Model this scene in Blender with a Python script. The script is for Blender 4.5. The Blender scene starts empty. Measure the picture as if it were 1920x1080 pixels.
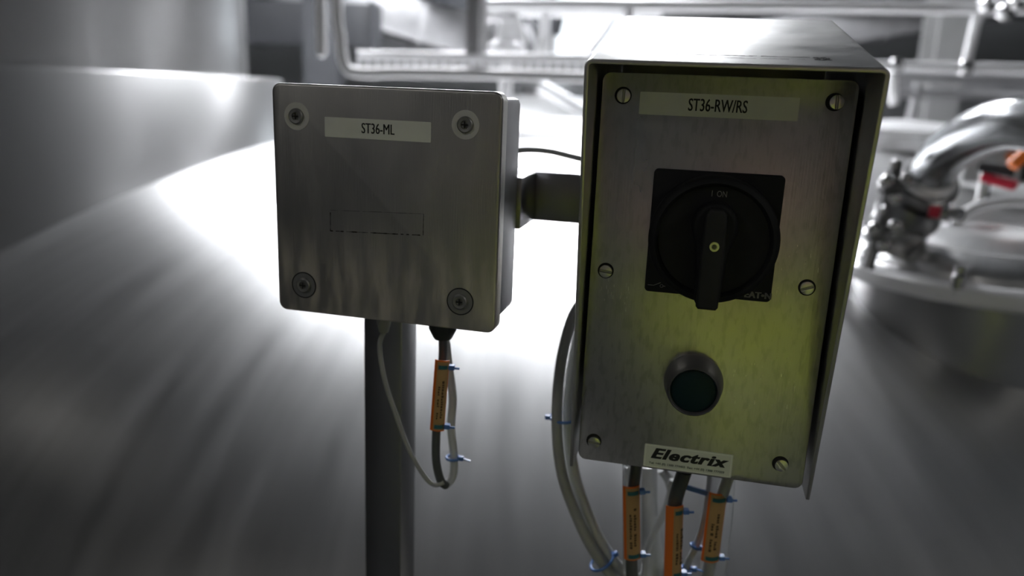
import bpy, bmesh, math, random
from mathutils import Vector, Matrix
from math import sin, cos, pi, radians, sqrt, atan2
random.seed(7)
SC = bpy.context.scene
COL = SC.collection

# ------------------------------------------------------------------ camera
F_PX, PITCH, ROLL = 1459.1, 0.2462, 0.0408
_rt0, _up0, FWD = Vector((1, 0, 0)), Vector((0, sin(PITCH), cos(PITCH))), Vector((0, cos(PITCH), -sin(PITCH)))
RT = _rt0 * cos(ROLL) + _up0 * sin(ROLL)
UP = -_rt0 * sin(ROLL) + _up0 * cos(ROLL)
cam_data = bpy.data.cameras.new('camera')
cam = bpy.data.objects.new('camera', cam_data)
COL.objects.link(cam)
cam.matrix_world = Matrix(((RT.x, UP.x, -FWD.x, 0), (RT.y, UP.y, -FWD.y, 0), (RT.z, UP.z, -FWD.z, 0), (0, 0, 0, 1)))
cam_data.sensor_width = 36
cam_data.lens = F_PX / 1920 * 36
cam_data.clip_start = 0.01
cam_data.clip_end = 100
cam_data.dof.use_dof = True
cam_data.dof.focus_distance = 0.455
cam_data.dof.aperture_fstop = 4.6
SC.camera = cam

# ------------------------------------------------------------------ world, exposure
w = bpy.data.worlds.new('world'); SC.world = w; w.use_nodes = True
w.node_tree.nodes['Background'].inputs[0].default_value = (0.55, 0.6, 0.68, 1)
w.node_tree.nodes['Background'].inputs[1].default_value = 0.3
SC.view_settings.view_transform = 'Standard'
SC.view_settings.look = 'None'
SC.view_settings.gamma = 1
SC.view_settings.use_curve_mapping = False
SC.view_settings.exposure = 1.45
LAMP_MAIN, LAMP_SIDE, LAMP_FILL, WINDOW_GLOW = 28.0, 6.5, 5.5, 0.5
SC.cycles.max_bounces = 8
SC.cycles.sample_clamp_indirect = 6

# ------------------------------------------------------------------ helpers
def at(px, py, Y):
    """point on the vertical plane y = Y that lies on the sight line through a pixel"""
    d = FWD + RT * ((px - 960) / F_PX) - UP * ((py - 540) / F_PX)
    return d * (Y / d.y)

class MB:
    def __init__(self): self.bm = bmesh.new()
    def add(self, verts, faces, M=None):
        vs = [self.bm.verts.new(M @ Vector(v) if M else v) for v in verts]
        for f in faces:
            try: self.bm.faces.new([vs[i] for i in f])
            except ValueError: pass
        return self
    def merge(self, b, M=None):
        me = bpy.data.meshes.new('tmp'); b.to_mesh(me); b.free()
        if M: me.transform(M)
        self.bm.from_mesh(me); bpy.data.meshes.remove(me); return self
    def box(self, x0, x1, y0, y1, z0, z1, bev=0.0, seg=2, M=None):
        b = bmesh.new()
        bmesh.ops.create_cube(b, size=1)
        bmesh.ops.scale(b, vec=(x1 - x0, y1 - y0, z1 - z0), verts=b.verts)
        bmesh.ops.translate(b, vec=((x0 + x1) / 2, (y0 + y1) / 2, (z0 + z1) / 2), verts=b.verts)
        if bev: bmesh.ops.bevel(b, geom=b.edges[:], offset=bev, segments=seg, affect='EDGES', profile=.5)
        return self.merge(b, M)
    def bar(self, a, b_, wx, wz, bev=0.0, up=(0, 0, 1)):
        a, b_ = Vector(a), Vector(b_); d = (b_ - a); L = d.length; d.normalize()
        s = d.cross(Vector(up))
        s = s.normalized() if s.length > 1e-5 else Vector((1, 0, 0))
        u = s.cross(d)
        M = Matrix(((s.x, d.x, u.x, a.x), (s.y, d.y, u.y, a.y), (s.z, d.z, u.z, a.z), (0, 0, 0, 1)))
        return self.box(-wx / 2, wx / 2, 0, L, -wz / 2, wz / 2, bev, 2, M)
    def prism(self, poly, y0, y1, bev=0.0, seg=2, M=None):
        """outline in x,z extruded along y (y0 is the front)"""
        b = bmesh.new()
        f = b.faces.new([b.verts.new((x, y0, z)) for x, z in poly])
        r = bmesh.ops.extrude_face_region(b, geom=[f])
        bmesh.ops.translate(b, vec=(0, y1 - y0, 0), verts=[v for v in r['geom'] if isinstance(v, bmesh.types.BMVert)])
        bmesh.ops.recalc_face_normals(b, faces=b.faces)
        if bev:
            b.edges.ensure_lookup_table()
            ed = [e for e in b.edges if all(abs(v.co.y - y0) < 1e-9 for v in e.verts)]
            bmesh.ops.bevel(b, geom=ed, offset=bev, segments=seg, affect='EDGES', profile=.5)
        return self.merge(b, M)
    def lathe(self, prof, o=(0, 0, 0), axis=(0, 0, 1), seg=40, ph0=0):
        """prof: list of (radius, height along axis)"""
        o, ax = Vector(o), Vector(axis).normalized()
        s = ax.orthogonal().normalized(); t = ax.cross(s)
        vs, fs = [], []
        for r, h in prof:
            for k in range(seg):
                a = ph0 + 2 * pi * k / seg
                vs.append(o + ax * h + (s * cos(a) + t * sin(a)) * max(r, 1e-6))
        n = len(prof)
        for i in range(n - 1):
            for k in range(seg):
                fs.append((i * seg + k, i * seg + (k + 1) % seg, (i + 1) * seg + (k + 1) % seg, (i + 1) * seg + k))
        fs.append(tuple(range(seg))[::-1]); fs.append(tuple((n - 1) * seg + k for k in range(seg)))
        return self.add(vs, fs)
    def tube(self, pts, r, seg=12, sub=8, smooth=True, closed=False):
        P = [Vector(p) for p in pts]
        if smooth and len(P) > 2:
            Q = []
            m = len(P)
            rng = range(m) if closed else range(m - 1)
            for i in rng:
                if closed: p0, p1, p2, p3 = P[i - 1], P[i], P[(i + 1) % m], P[(i + 2) % m]
                else: p0, p1, p2, p3 = P[max(i - 1, 0)], P[i], P[i + 1], P[min(i + 2, m - 1)]
                for k in range(sub):
                    t = k / sub
                    Q.append(0.5 * ((2 * p1) + (p2 - p0) * t + (2 * p0 - 5 * p1 + 4 * p2 - p3) * t * t + (3 * p1 - p0 - 3 * p2 + p3) * t ** 3))
            if not closed: Q.append(P[-1])
        else: Q = P
        n = len(Q); vs, fs = [], []
        N = None
        for i in range(n):
            if closed: T = (Q[(i + 1) % n] - Q[i - 1]).normalized()
            else: T = (Q[min(i + 1, n - 1)] - Q[max(i - 1, 0)]).normalized()
            if N is None: N = T.orthogonal().normalized()
            N = (N - T * N.dot(T)).normalized(); B = T.cross(N)
            rr = r[i] if isinstance(r, list) else r
            for k in range(seg):
                a = 2 * pi * k / seg
                vs.append(Q[i] + (N * cos(a) + B * sin(a)) * rr)
        for i in range(n if closed else n - 1):
            j = (i + 1) % n
            for k in range(seg):
                fs.append((i * seg + k, i * seg + (k + 1) % seg, j * seg + (k + 1) % seg, j * seg + k))
        if not closed:
            fs.append(tuple(range(seg))[::-1]); fs.append(tuple((n - 1) * seg + k for k in range(seg)))
        return self.add(vs, fs)
    def build(self, name, mat, parent=None, angle=35, **tags):
        bmesh.ops.recalc_face_normals(self.bm, faces=self.bm.faces)
        me = bpy.data.meshes.new(name); self.bm.to_mesh(me); self.bm.free()
        me.polygons.foreach_set('use_smooth', [True] * len(me.polygons))
        me.set_sharp_from_angle(angle=radians(angle))
        me.materials.append(mat)
        o = bpy.data.objects.new(name, me); COL.objects.link(o)
        if parent: o.parent = parent
        for k, v in tags.items(): o[k] = v
        return o

def thing(name, label, cat, loc=(0, 0, 0), yaw=0, group=None):
    o = bpy.data.objects.new(name, None); COL.objects.link(o)
    o.empty_display_size = 0.05
    o.location = loc; o.rotation_euler = (0, 0, yaw)
    o['label'] = label; o['category'] = cat
    if group: o['group'] = group
    return o
def tag(o, label, cat, group=None):
    o['label'] = label; o['category'] = cat
    if group: o['group'] = group
    return o
def rrect(x0, x1, z0, z1, r, n=5):
    out = []
    for cx, cz, a0 in ((x1 - r, z1 - r, 0), (x0 + r, z1 - r, 90), (x0 + r, z0 + r, 180), (x1 - r, z0 + r, 270)):
        for k in range(n + 1):
            a = radians(a0 + 90 * k / n); out.append((cx + r * cos(a), cz + r * sin(a)))
    return out
def text(s, size, cx, cz, y, mat, parent, name='lettering', sx=1.0, shear=0.0, bold=0.0, thick=0.0001, rot=0.0, spacing=1.0, align='CENTER', width=None, fat=0.0):
    """flat print: letters standing in the local x,z plane, facing -y"""
    cu = bpy.data.curves.new('t', 'FONT'); cu.body = s; cu.size = size; cu.align_x = align; cu.align_y = 'CENTER'
    cu.shear = shear; cu.offset = bold; cu.space_character = spacing; cu.extrude = thick / 2; cu.resolution_u = 3
    ob = bpy.data.objects.new('t', cu); COL.objects.link(ob)
    dg = bpy.context.evaluated_depsgraph_get(); dg.update()
    me = bpy.data.meshes.new_from_object(ob.evaluated_get(dg))
    bpy.data.objects.remove(ob)
    if width:
        xs = [v.co.x for v in me.vertices]; sx = width / (max(xs) - min(xs))
    c, q = cos(rot), sin(rot)
    for v in me.vertices:
        x, z, d = v.co.x * sx, v.co.y, v.co.z
        v.co = (cx + x * c - z * q, y - d, cz + x * q + z * c)
    me.name = name; me.materials.clear(); me.materials.append(mat)
    if fat:     # heavier strokes: the letters printed again a hair to either side
        bb = bmesh.new()
        for dx in (-fat, 0, fat):
            m2 = me.copy(); m2.transform(Matrix.Translation((dx, abs(dx) * .05, 0))); bb.from_mesh(m2)
        bb.to_mesh(me); bb.free()
    o = bpy.data.objects.new(name, me); COL.objects.link(o); o.parent = parent
    return o

# ------------------------------------------------------------------ materials
def mat(name, base=(.5, .5, .5), rough=.5, metal=0.0, var=0.0, vscale=8.0, stretch=(1, 1, 1), rvar=0.0, bump=0.0, bscale=200.0,
        bstretch=(1, 1, 1), emit=None, trans=0.0, ior=1.45, alpha=1.0, coat=0.0, aniso=0.0, dark=None, dscale=6.0, dthr=.6, coord='Object', spec=None):
    m = bpy.data.materials.new(name); m.use_nodes = True
    nt = m.node_tree; N = nt.nodes; L = nt.links
    b = N['Principled BSDF']
    b.inputs['Base Color'].default_value = (*base, 1); b.inputs['Roughness'].default_value = rough
    b.inputs['Metallic'].default_value = metal; b.inputs['IOR'].default_value = ior
    b.inputs['Transmission Weight'].default_value = trans; b.inputs['Alpha'].default_value = alpha
    b.inputs['Coat Weight'].default_value = coat; b.inputs['Anisotropic'].default_value = aniso
    if spec is not None: b.inputs['Specular IOR Level'].default_value = spec
    if emit:
        b.inputs['Emission Color'].default_value = (*emit[0], 1); b.inputs['Emission Strength'].default_value = emit[1]
    tc = N.new('ShaderNodeTexCoord')
    def noise(scale, st, detail=4):
        mp = N.new('ShaderNodeMapping'); mp.inputs['Scale'].default_value = st
        L.new(tc.outputs[coord], mp.inputs[0])
        n = N.new('ShaderNodeTexNoise'); n.inputs['Scale'].default_value = scale; n.inputs['Detail'].default_value = detail
        L.new(mp.outputs[0], n.inputs[0]); return n.outputs['Fac']
    def ramp(src, p0, p1, c0, c1):
        r = N.new('ShaderNodeMapRange'); r.inputs[1].default_value = p0; r.inputs[2].default_value = p1
        r.inputs[3].default_value = c0; r.inputs[4].default_value = c1; L.new(src, r.inputs[0]); return r.outputs[0]
    if var or dark:
        mx = N.new('ShaderNodeMix'); mx.data_type = 'RGBA'
        mx.inputs[6].default_value = (*[c * (1 - var) for c in base], 1); mx.inputs[7].default_value = (*[min(1, c * (1 + var)) for c in base], 1)
        L.new(ramp(noise(vscale, stretch), .3, .7, 0, 1), mx.inputs[0]); out = mx.outputs[2]
        if dark:
            m2 = N.new('ShaderNodeMix'); m2.data_type = 'RGBA'; m2.inputs[7].default_value = (*dark, 1)
            L.new(ramp(noise(dscale, stretch, 6), dthr, dthr + .12, 0, 1), m2.inputs[0]); L.new(out, m2.inputs[6]); out = m2.outputs[2]
        L.new(out, b.inputs['Base Color'])
    if rvar: L.new(ramp(noise(vscale * 1.7, stretch), .3, .7, max(0, rough - rvar), min(1, rough + rvar)), b.inputs['Roughness'])
    if bump:
        bp = N.new('ShaderNodeBump'); bp.inputs['Strength'].default_value = bump; bp.inputs['Distance'].default_value = .001
        L.new(noise(bscale, bstretch, 3), bp.inputs['Height']); L.new(bp.outputs[0], b.inputs['Normal'])
    return m

M = {}
M['plate'] = mat('brushed_plate_steel', (.50, .50, .47), .30, 1, var=.10, vscale=14, stretch=(1, 1, .35), rvar=.04, bump=.10, bscale=900, bstretch=(1, 1, .05), dark=(.43, .43, .40), dscale=260, dthr=.5)
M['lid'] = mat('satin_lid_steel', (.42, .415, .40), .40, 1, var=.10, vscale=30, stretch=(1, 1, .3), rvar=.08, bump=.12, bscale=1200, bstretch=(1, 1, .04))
M['body'] = mat('satin_box_steel', (.26, .26, .27), .42, 1, var=.06, vscale=20, rvar=.05)
M['hood'] = mat('hood_sheet_steel', (.50, .50, .49), .38, 1, var=.10, vscale=25, rvar=.08, bump=.06, bscale=500, dark=(.3, .3, .3), dscale=30, dthr=.66)
M['washer'] = mat('pale_grey_washer', (.68, .68, .66), .6)
M['screw'] = mat('bright_screw_steel', (.62, .62, .60), .28, 1, var=.1, vscale=200)
M['dull_screw'] = mat('dull_washer_steel', (.36, .36, .35), .5, 1)
M['gap'] = mat('black_recess', (.012, .012, .012), .8)
M['rubber'] = mat('black_gasket', (.02, .02, .022), .7)
M['black'] = mat('black_switch_plastic', (.014, .015, .017), .62, var=.15, vscale=60, spec=.25)
M['grip'] = mat('black_grip_plastic', (.024, .025, .026), .6, var=.1, vscale=60, spec=.3)
M['print_grey'] = mat('grey_print', (.22, .22, .21), .7)
M['label'] = mat('white_label_tape', (.84, .86, .80), .55, var=.04, vscale=60)
M['ink'] = mat('black_ink', (.015, .017, .016), .6)
M['grime'] = mat('tape_residue', (.012, .010, .008), .9, var=.4, vscale=220, spec=.05)
M['brand'] = mat('brand_label_vinyl', (.72, .76, .66), .5)
M['brand_edge'] = mat('brand_label_line', (.92, .95, .84), .5)
M['brand_small'] = mat('brand_small_print', (.22, .25, .21), .7)
M['bezel'] = mat('grey_button_bezel', (.20, .20, .20), .35, .6)
M['button'] = mat('dark_green_button', (.004, .022, .028), .45, spec=.3)
M['gland'] = mat('dark_grey_gland_nylon', (.045, .052, .052), .45)
M['cable'] = mat('grey_cable_sheath', (.40, .41, .40), .45, var=.08, vscale=60)
M['cable_pale'] = mat('pale_grey_cable_sheath', (.55, .56, .56), .4, var=.06, vscale=60)
M['cable_dark'] = mat('dark_grey_cable_sheath', (.09, .10, .10), .45)
M['sleeve'] = mat('clear_cable_sleeve', (.92, .94, .95), .12, trans=.95, ior=1.12)
M['tie'] = mat('blue_cable_tie', (.10, .22, .55), .35)
M['tag_orange'] = mat('orange_tag_plastic', (.85, .20, .03), .35)
M['tag_tan'] = mat('tan_tag_insert', (.48, .30, .13), .5)
M['tag_ink'] = mat('tag_ink', (.10, .06, .03), .7)
M['tag_teal'] = mat('teal_tie_end', (.03, .14, .15), .4)
M['post'] = mat('square_tube_steel', (.26, .26, .265), .34, 1, var=.08, vscale=10, rvar=.06)
M['dome'] = mat('brushed_tank_steel', (.58, .58, .59), .33, 1, var=.02, vscale=3, bump=.10, bscale=60)
M['tank'] = mat('vessel_steel', (.50, .50, .50), .28, 1)
M['seam'] = mat('weld_seam_steel', (.45, .45, .45), .3, 1)
M['pipe'] = mat('polished_pipe_steel', (.40, .41, .42), .22, 1, rvar=.04, vscale=5)
M['rail'] = mat('rail_tube_steel', (.86, .86, .87), .42, .25)
M['clamp'] = mat('clamp_steel', (.6, .6, .6), .22, 1)
M['red'] = mat('red_plastic', (.55, .02, .05), .4)
M['orange'] = mat('orange_handle', (.95, .22, .03), .4)
M['glass'] = mat('sight_glass', (.9, .95, .95), .03, trans=1, ior=1.45)
M['wall'] = mat('painted_wall_panel', (.20, .205, .21), .7, var=.1, vscale=.8)
M['ceil'] = mat('dark_roof_sheet', (.12, .125, .13), .7, var=.15, vscale=.7)
M['floor'] = mat('resin_floor', (.16, .165, .17), .45, var=.15, vscale=1.2)
M['beam'] = mat('grey_steel_beam', (.24, .24, .24), .5, var=.1, vscale=3)
M['dark_duct'] = mat('dark_duct', (.045, .047, .052), .5, var=.1, vscale=3)
M['duct'] = mat('galvanised_duct', (.42, .42, .43), .4, .7, var=.12, vscale=5)
M['lamp'] = mat('lamp_diffuser', (.9, .9, .9), .5, emit=((.94, .96, 1.0), LAMP_MAIN))
M['lamp_side'] = mat('lamp_diffuser_side', (.9, .9, .9), .5, emit=((.94, .96, 1.0), LAMP_SIDE))
M['lamp_fill'] = mat('lamp_diffuser_fill', (.9, .9, .9), .5, emit=((1, .97, .92), LAMP_FILL))
M['window'] = mat('lit_window_glass', (.9, .95, 1), .2, emit=((.86, .95, 1.0), WINDOW_GLOW))
M['white'] = mat('white_paint', (.8, .8, .8), .5)
M['walkway'] = mat('walkway_plate', (.3, .3, .31), .45, .8, var=.1, vscale=8)
M['hivis'] = mat('lime_yellow_jacket', (.50, .56, .05), .8, var=.05, vscale=10)
M['band'] = mat('reflective_grey_band', (.55, .55, .55), .5)
M['skin'] = mat('skin', (.62, .34, .25), .55)
M['trousers'] = mat('dark_trousers', (.02, .022, .03), .8)
M['hair'] = mat('brown_hair', (.04, .025, .015), .7)
M['shoe'] = mat('black_boot', (.015, .015, .015), .5)

def add_painted_sheen(m, z0, z1, col_, scale=(1, 1, .22), ns=110, amt=.8):
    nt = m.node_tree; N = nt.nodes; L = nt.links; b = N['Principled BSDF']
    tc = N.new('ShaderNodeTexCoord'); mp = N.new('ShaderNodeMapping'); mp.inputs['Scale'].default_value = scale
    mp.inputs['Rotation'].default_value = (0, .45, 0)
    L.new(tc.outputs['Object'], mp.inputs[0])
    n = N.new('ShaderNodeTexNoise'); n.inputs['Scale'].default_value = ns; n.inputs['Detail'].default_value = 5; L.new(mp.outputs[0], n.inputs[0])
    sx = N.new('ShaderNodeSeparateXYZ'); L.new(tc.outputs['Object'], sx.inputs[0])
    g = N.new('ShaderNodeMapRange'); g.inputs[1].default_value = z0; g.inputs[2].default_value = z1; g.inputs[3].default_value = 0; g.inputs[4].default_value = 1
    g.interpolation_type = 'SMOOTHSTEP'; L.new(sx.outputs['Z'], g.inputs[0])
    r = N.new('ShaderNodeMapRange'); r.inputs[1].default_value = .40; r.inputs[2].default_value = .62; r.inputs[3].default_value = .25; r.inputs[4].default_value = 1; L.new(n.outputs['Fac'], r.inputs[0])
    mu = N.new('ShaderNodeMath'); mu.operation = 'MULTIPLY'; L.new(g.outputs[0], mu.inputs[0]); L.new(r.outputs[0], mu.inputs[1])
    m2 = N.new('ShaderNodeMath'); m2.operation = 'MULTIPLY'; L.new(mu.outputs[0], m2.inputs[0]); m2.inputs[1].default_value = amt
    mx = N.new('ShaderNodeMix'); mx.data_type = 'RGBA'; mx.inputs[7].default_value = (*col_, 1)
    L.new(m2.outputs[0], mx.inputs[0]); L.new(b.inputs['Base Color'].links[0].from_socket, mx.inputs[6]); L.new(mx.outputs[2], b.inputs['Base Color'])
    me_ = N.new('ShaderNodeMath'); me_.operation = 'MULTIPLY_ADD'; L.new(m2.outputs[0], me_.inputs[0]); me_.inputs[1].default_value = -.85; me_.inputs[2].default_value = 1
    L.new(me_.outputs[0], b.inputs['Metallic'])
add_painted_sheen(M['lid'], .0, -.055, (.66, .61, .54))  # brightness reflected in the lower lid, painted in as mottled warm grey

def add_radial_brushing(m, amt=.035):
    """fine polishing lines that run out from the middle of the dome"""
    nt = m.node_tree; N = nt.nodes; L = nt.links; b = N['Principled BSDF']
    tc = N.new('ShaderNodeTexCoord'); sx = N.new('ShaderNodeSeparateXYZ'); L.new(tc.outputs['Object'], sx.inputs[0])
    at_ = N.new('ShaderNodeMath'); at_.operation = 'ARCTAN2'; L.new(sx.outputs['Y'], at_.inputs[0]); L.new(sx.outputs['X'], at_.inputs[1])
    ln = N.new('ShaderNodeVectorMath'); ln.operation = 'LENGTH'
    cx = N.new('ShaderNodeCombineXYZ'); L.new(sx.outputs['X'], cx.inputs[0]); L.new(sx.outputs['Y'], cx.inputs[1]); L.new(cx.outputs[0], ln.inputs[0])
    sw = N.new('ShaderNodeMath'); sw.operation = 'MULTIPLY_ADD'; L.new(ln.outputs['Value'], sw.inputs[0]); sw.inputs[1].default_value = -.10; L.new(at_.outputs[0], sw.inputs[2])
    c2 = N.new('ShaderNodeCombineXYZ'); L.new(sw.outputs[0], c2.inputs[0])
    rr = N.new('ShaderNodeMath'); rr.operation = 'MULTIPLY'; rr.inputs[1].default_value = .05; L.new(ln.outputs['Value'], rr.inputs[0]); L.new(rr.outputs[0], c2.inputs[1])
    n = N.new('ShaderNodeTexNoise'); n.inputs['Scale'].default_value = 55; n.inputs['Detail'].default_value = 4; L.new(c2.outputs[0], n.inputs[0])
    mr_ = N.new('ShaderNodeMapRange'); mr_.inputs[1].default_value = .25; mr_.inputs[2].default_value = .75; mr_.inputs[3].default_value = .36 - amt; mr_.inputs[4].default_value = .36 + amt
    L.new(n.outputs['Fac'], mr_.inputs[0]); L.new(mr_.outputs[0], b.inputs['Roughness'])
    mc = N.new('ShaderNodeMapRange'); mc.inputs[1].default_value = .25; mc.inputs[2].default_value = .75; mc.inputs[3].default_value = .68; mc.inputs[4].default_value = .80
    L.new(n.outputs['Fac'], mc.inputs[0])
    cc = N.new('ShaderNodeCombineColor')
    for k_ in range(3): L.new(mc.outputs[0], cc.inputs[k_])
    L.new(cc.outputs[0], b.inputs['Base Color'])
add_radial_brushing(M['dome'])

# ================================================================== the room
def struct(o): o['kind'] = 'structure'; return o
X0, X1, Y0, Y1, Z0, Z1 = -7.0, 9.0, -4.0, 12.0, -3.6, 2.9
struct(MB().box(X0, X1, Y0, Y1, Z0 - .2, Z0).build('floor', M['floor']))
struct(MB().box(X0, X1, Y0, Y1, Z1, Z1 + .2).build('ceiling', M['ceil']))
struct(MB().box(X0 - .2, X0, Y0, Y1, Z0, Z1).build('wall_left', M['wall']))
struct(MB().box(X1, X1 + .2, Y0, Y1, Z0, Z1).build('wall_right', M['wall']))
struct(MB().box(X0, X1, Y0 - .2, Y0, Z0, Z1).build('wall_front', M['wall']))
WX0, WX1, WZ0, WZ1 = .46, 1.72, .44, 1.5
bw = MB()
bw.box(X0, WX0, Y1, Y1 + .2, Z0, Z1).box(WX1, X1, Y1, Y1 + .2, Z0, Z1).box(WX0, WX1, Y1, Y1 + .2, Z0, WZ0).box(WX0, WX1, Y1, Y1 + .2, WZ1, Z1)
struct(bw.build('wall_back', M['wall']))
win = struct(MB().box(WX0, WX1, Y1 + .08, Y1 + .1, WZ0, WZ1).build('window_1', M['window']))
fr = MB()
fr.box(WX0, WX1, Y1 - .02, Y1 + .06, WZ0, WZ0 + .05).box(WX0, WX1, Y1 - .02, Y1 + .06, WZ1 - .05, WZ1)
fr.box(WX0, WX0 + .05, Y1 - .02, Y1 + .06, WZ0, WZ1).box(WX1 - .05, WX1, Y1 - .02, Y1 + .06, WZ0, WZ1)
fr.build('window_frame', M['white'], win)
# roof beams and ducts
k = 0
for y in (7.0, 9.4, 11.4):
    k += 1
    b = MB(); b.box(X0, X1, y - .09, y + .09, 2.42, 2.45).box(X0, X1, y - .09, y + .09, 2.86, 2.9).box(X0, X1, y - .012, y + .012, 2.45, 2.86)
    struct(b.build('trim_%d' % k, M['beam']))
def duct(a, b_, w_, h, m_, label, cat='duct', name='roof_duct'):
    t = thing(name, label, cat, loc=a)
    a_, e = Vector((0, 0, 0)), Vector(b_) - Vector(a)
    MB().bar(a_, e, w_, h, .01).build('duct_body', m_, t)
    n = max(2, int(e.length / 1.2)); d = e.normalized()
    for i in range(n + 1):
        p = e * (i / n)
        q0, q1 = p - d * .02, p + d * .02
        MB().bar(q0, q1, w_ + .05, h + .05).build('flange', m_, t)
    return t
duct((-6.9, 8.2, 2.1), (-.2, 10.6, .55), .6, .5, M['duct'], 'wide grey duct sloping down to the right, behind the rails on the left')
duct((-3.6, 10.9, 1.75), (.4, 9.4, .82), .28, .28, M['dark_duct'], 'narrow dark duct crossing behind the cable tray')
duct((-6.8, 8.9, .62), (-1.6, 8.9, .62), .5, .45, M['dark_duct'], 'dark horizontal duct beside the two-tier vessel')
duct((1.9, 11.2, .55), (8.5, 9.2, 1.85), .5, .45, M['duct'], 'long grey duct rising to the right above the pipe bend')
duct((2.2, 10.2, 1.5), (8.2, 8.6, 1.0), .4, .35, M['dark_duct'], 'dark duct falling to the right behind the upper guard rail')
duct((1.6, 9.0, .25), (8.6, 9.6, .35), .35, .3, M['duct'], 'low level grey duct behind the lower guard rail')
def column(x, y, z0, z1, w_, label, m_):
    t = thing('roof_column', label, 'column', loc=(x, y, z0))
    MB().box(-w_ / 2, w_ / 2, -w_ / 2, -w_ / 2 + .015, 0, z1 - z0).box(-w_ / 2, w_ / 2, w_ / 2 - .015, w_ / 2, 0, z1 - z0).box(-.01, .01, -w_ / 2 + .015, w_ / 2 - .015, 0, z1 - z0).build('shaft', m_, t)
    MB().box(-w_ * .9, w_ * .9, -w_ * .9, w_ * .9, 0, .02).build('base_plate', m_, t)
column(3.3, 6.4, Z0, Z1, .25, 'grey steel column standing behind the right guard rail', M['beam'])
column(-1.83, 7.5, Z0, Z1, .3, 'dark steel column behind the left hanging rails', M['dark_duct'])

# ceiling luminaires, some added to brighten the dome, hood and labels
def lamp(x, y, w_, d_, key, label, group):
    t = thing('ceiling_light', label, 'light', loc=(x, y, 2.32), group=group)
    MB().box(-w_ / 2 - .03, w_ / 2 + .03, -d_ / 2 - .03, d_ / 2 + .03, 0.03, .09, .008).build('housing', M['white'], t)
    MB().box(-w_ / 2, w_ / 2, -d_ / 2, d_ / 2, 0, .03).build('diffuser', M[key], t)
    for s in (-1, 1): MB().tube([(0, s * d_ * .35, .09), (0, s * d_ * .35, .58)], .006, 6).build('hanger', M['beam'], t)
LROW = ((-1.5, 5.3, 'leftmost over the dome'), (-.4, 4.8, 'middle one over the dome'), (.8, 4.8, 'right one over the dome'), (.8, 6.5, 'fourth one, behind the dome apex'), (-.3, 8.3, 'rearmost of all'))
for x, y, lab in LROW:
    lamp(x, y, .5, 1.1, 'lamp', 'long white ceiling light of the bright middle row, ' + lab, 'middle row of ceiling lights')
for x, y, lab in ((-4.6, 7.9, 'left row beyond the stepped vessel, added to brighten the dome'), (2.3, 8.2, 'right row, nearest the middle, added to brighten the hood top'), (5.4, 4.4, 'right row, nearer one'), (5.4, 8.2, 'right row, farther one')):  # first two are unseen lamps added to brighten the dome and hood top
    lamp(x, y, .3, 1.3, 'lamp_side', 'narrow white ceiling light in the ' + lab, 'outer rows of ceiling lights')
for x, y, lab in ((-3, -2.2, 'left'), (3, -2.2, 'right')): lamp(x, y, .3, 1.3, 'lamp_fill', 'added fill light behind the viewer, the %s one' % lab, 'added fill lights at the near end')  # unseen lamps added to light the labels from the front

# ================================================================== big tank with the domed top
DC, DR, DH, DZ = Vector((.6, 3.6)), 3.0, .91, -1.008
def dome_z(x, y):
    q = 1 - ((x - DC.x) ** 2 + (y - DC.y) ** 2) / DR ** 2
    return DZ + DH * sqrt(max(q, 0))
big = thing('brew_tank', 'very large brushed steel tank whose shallow dome fills the lower view', 'tank', loc=(DC.x, DC.y, Z0))
prof = [(0.0, DZ + DH)] + [(DR * sin(a), DZ + DH * cos(a)) for a in [pi / 2 * i / 48 for i in range(1, 49)]]
MB().lathe([(r, z - Z0) for r, z in prof][::-1][:-1] + [(.002, DZ + DH - Z0)], seg=160).build('dome', M['dome'], big, angle=60)
MB().lathe([(DR, 0.0), (DR, DZ - Z0 - .002)], seg=160).build('shell', M['tank'], big, angle=60)
MB().lathe([(DR + .001, DZ - Z0 - .02), (DR + .012, DZ - Z0 - .012), (DR + .012, DZ - Z0 + .012), (DR - .01, DZ - Z0 + .03)], seg=160).build('weld_seam', M['seam'], big, angle=60)

# two-tier vessel on the left
VC = (-3.0, 3.4)
ves = thing('stepped_vessel', 'tall dark steel vessel with a narrower upper tier on the far left', 'tank', loc=(VC[0], VC[1], Z0))
MB().lathe([(1.91, 0), (1.91, .016 - Z0 - .004), (1.906, .016 - Z0), (1.70, .016 - Z0)], seg=128).build('lower_shell', M['tank'], ves, angle=50)
MB().lathe([(1.75, .014 - Z0), (1.75, 2.0 - Z0), (1.6, 2.12 - Z0), (.3, 2.3 - Z0), (.002, 2.3 - Z0)], seg=128).build('upper_shell', M['tank'], ves, angle=50)
for a in (-62, -40, 10):
    c, s_ = cos(radians(a)), sin(radians(a))
    MB().bar((1.752 * c, 1.752 * s_, -.05 - Z0), (1.752 * c, 1.752 * s_, 2.0 - Z0), .012, .004, up=(c, s_, 0)).build('weld_seam', M['seam'], ves)

cutter = MB().lathe([(1.915, -.5), (1.915, 3.9)], seg=128).build('cut_form', M['gap'])
cutter.location = ves.location
dgc = bpy.context.evaluated_depsgraph_get()
for ch in [c for c in COL.objects if c.parent == big]:
    bo_ = ch.modifiers.new('cut', 'BOOLEAN'); bo_.object = cutter; bo_.operation = 'DIFFERENCE'; bo_.solver = 'EXACT'
dgc.update()
for ch in [c for c in COL.objects if c.parent == big]:
    nm_ = bpy.data.meshes.new_from_object(ch.evaluated_get(dgc)); ch.modifiers.clear(); ch.data = nm_
bpy.data.objects.remove(cutter)

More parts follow.
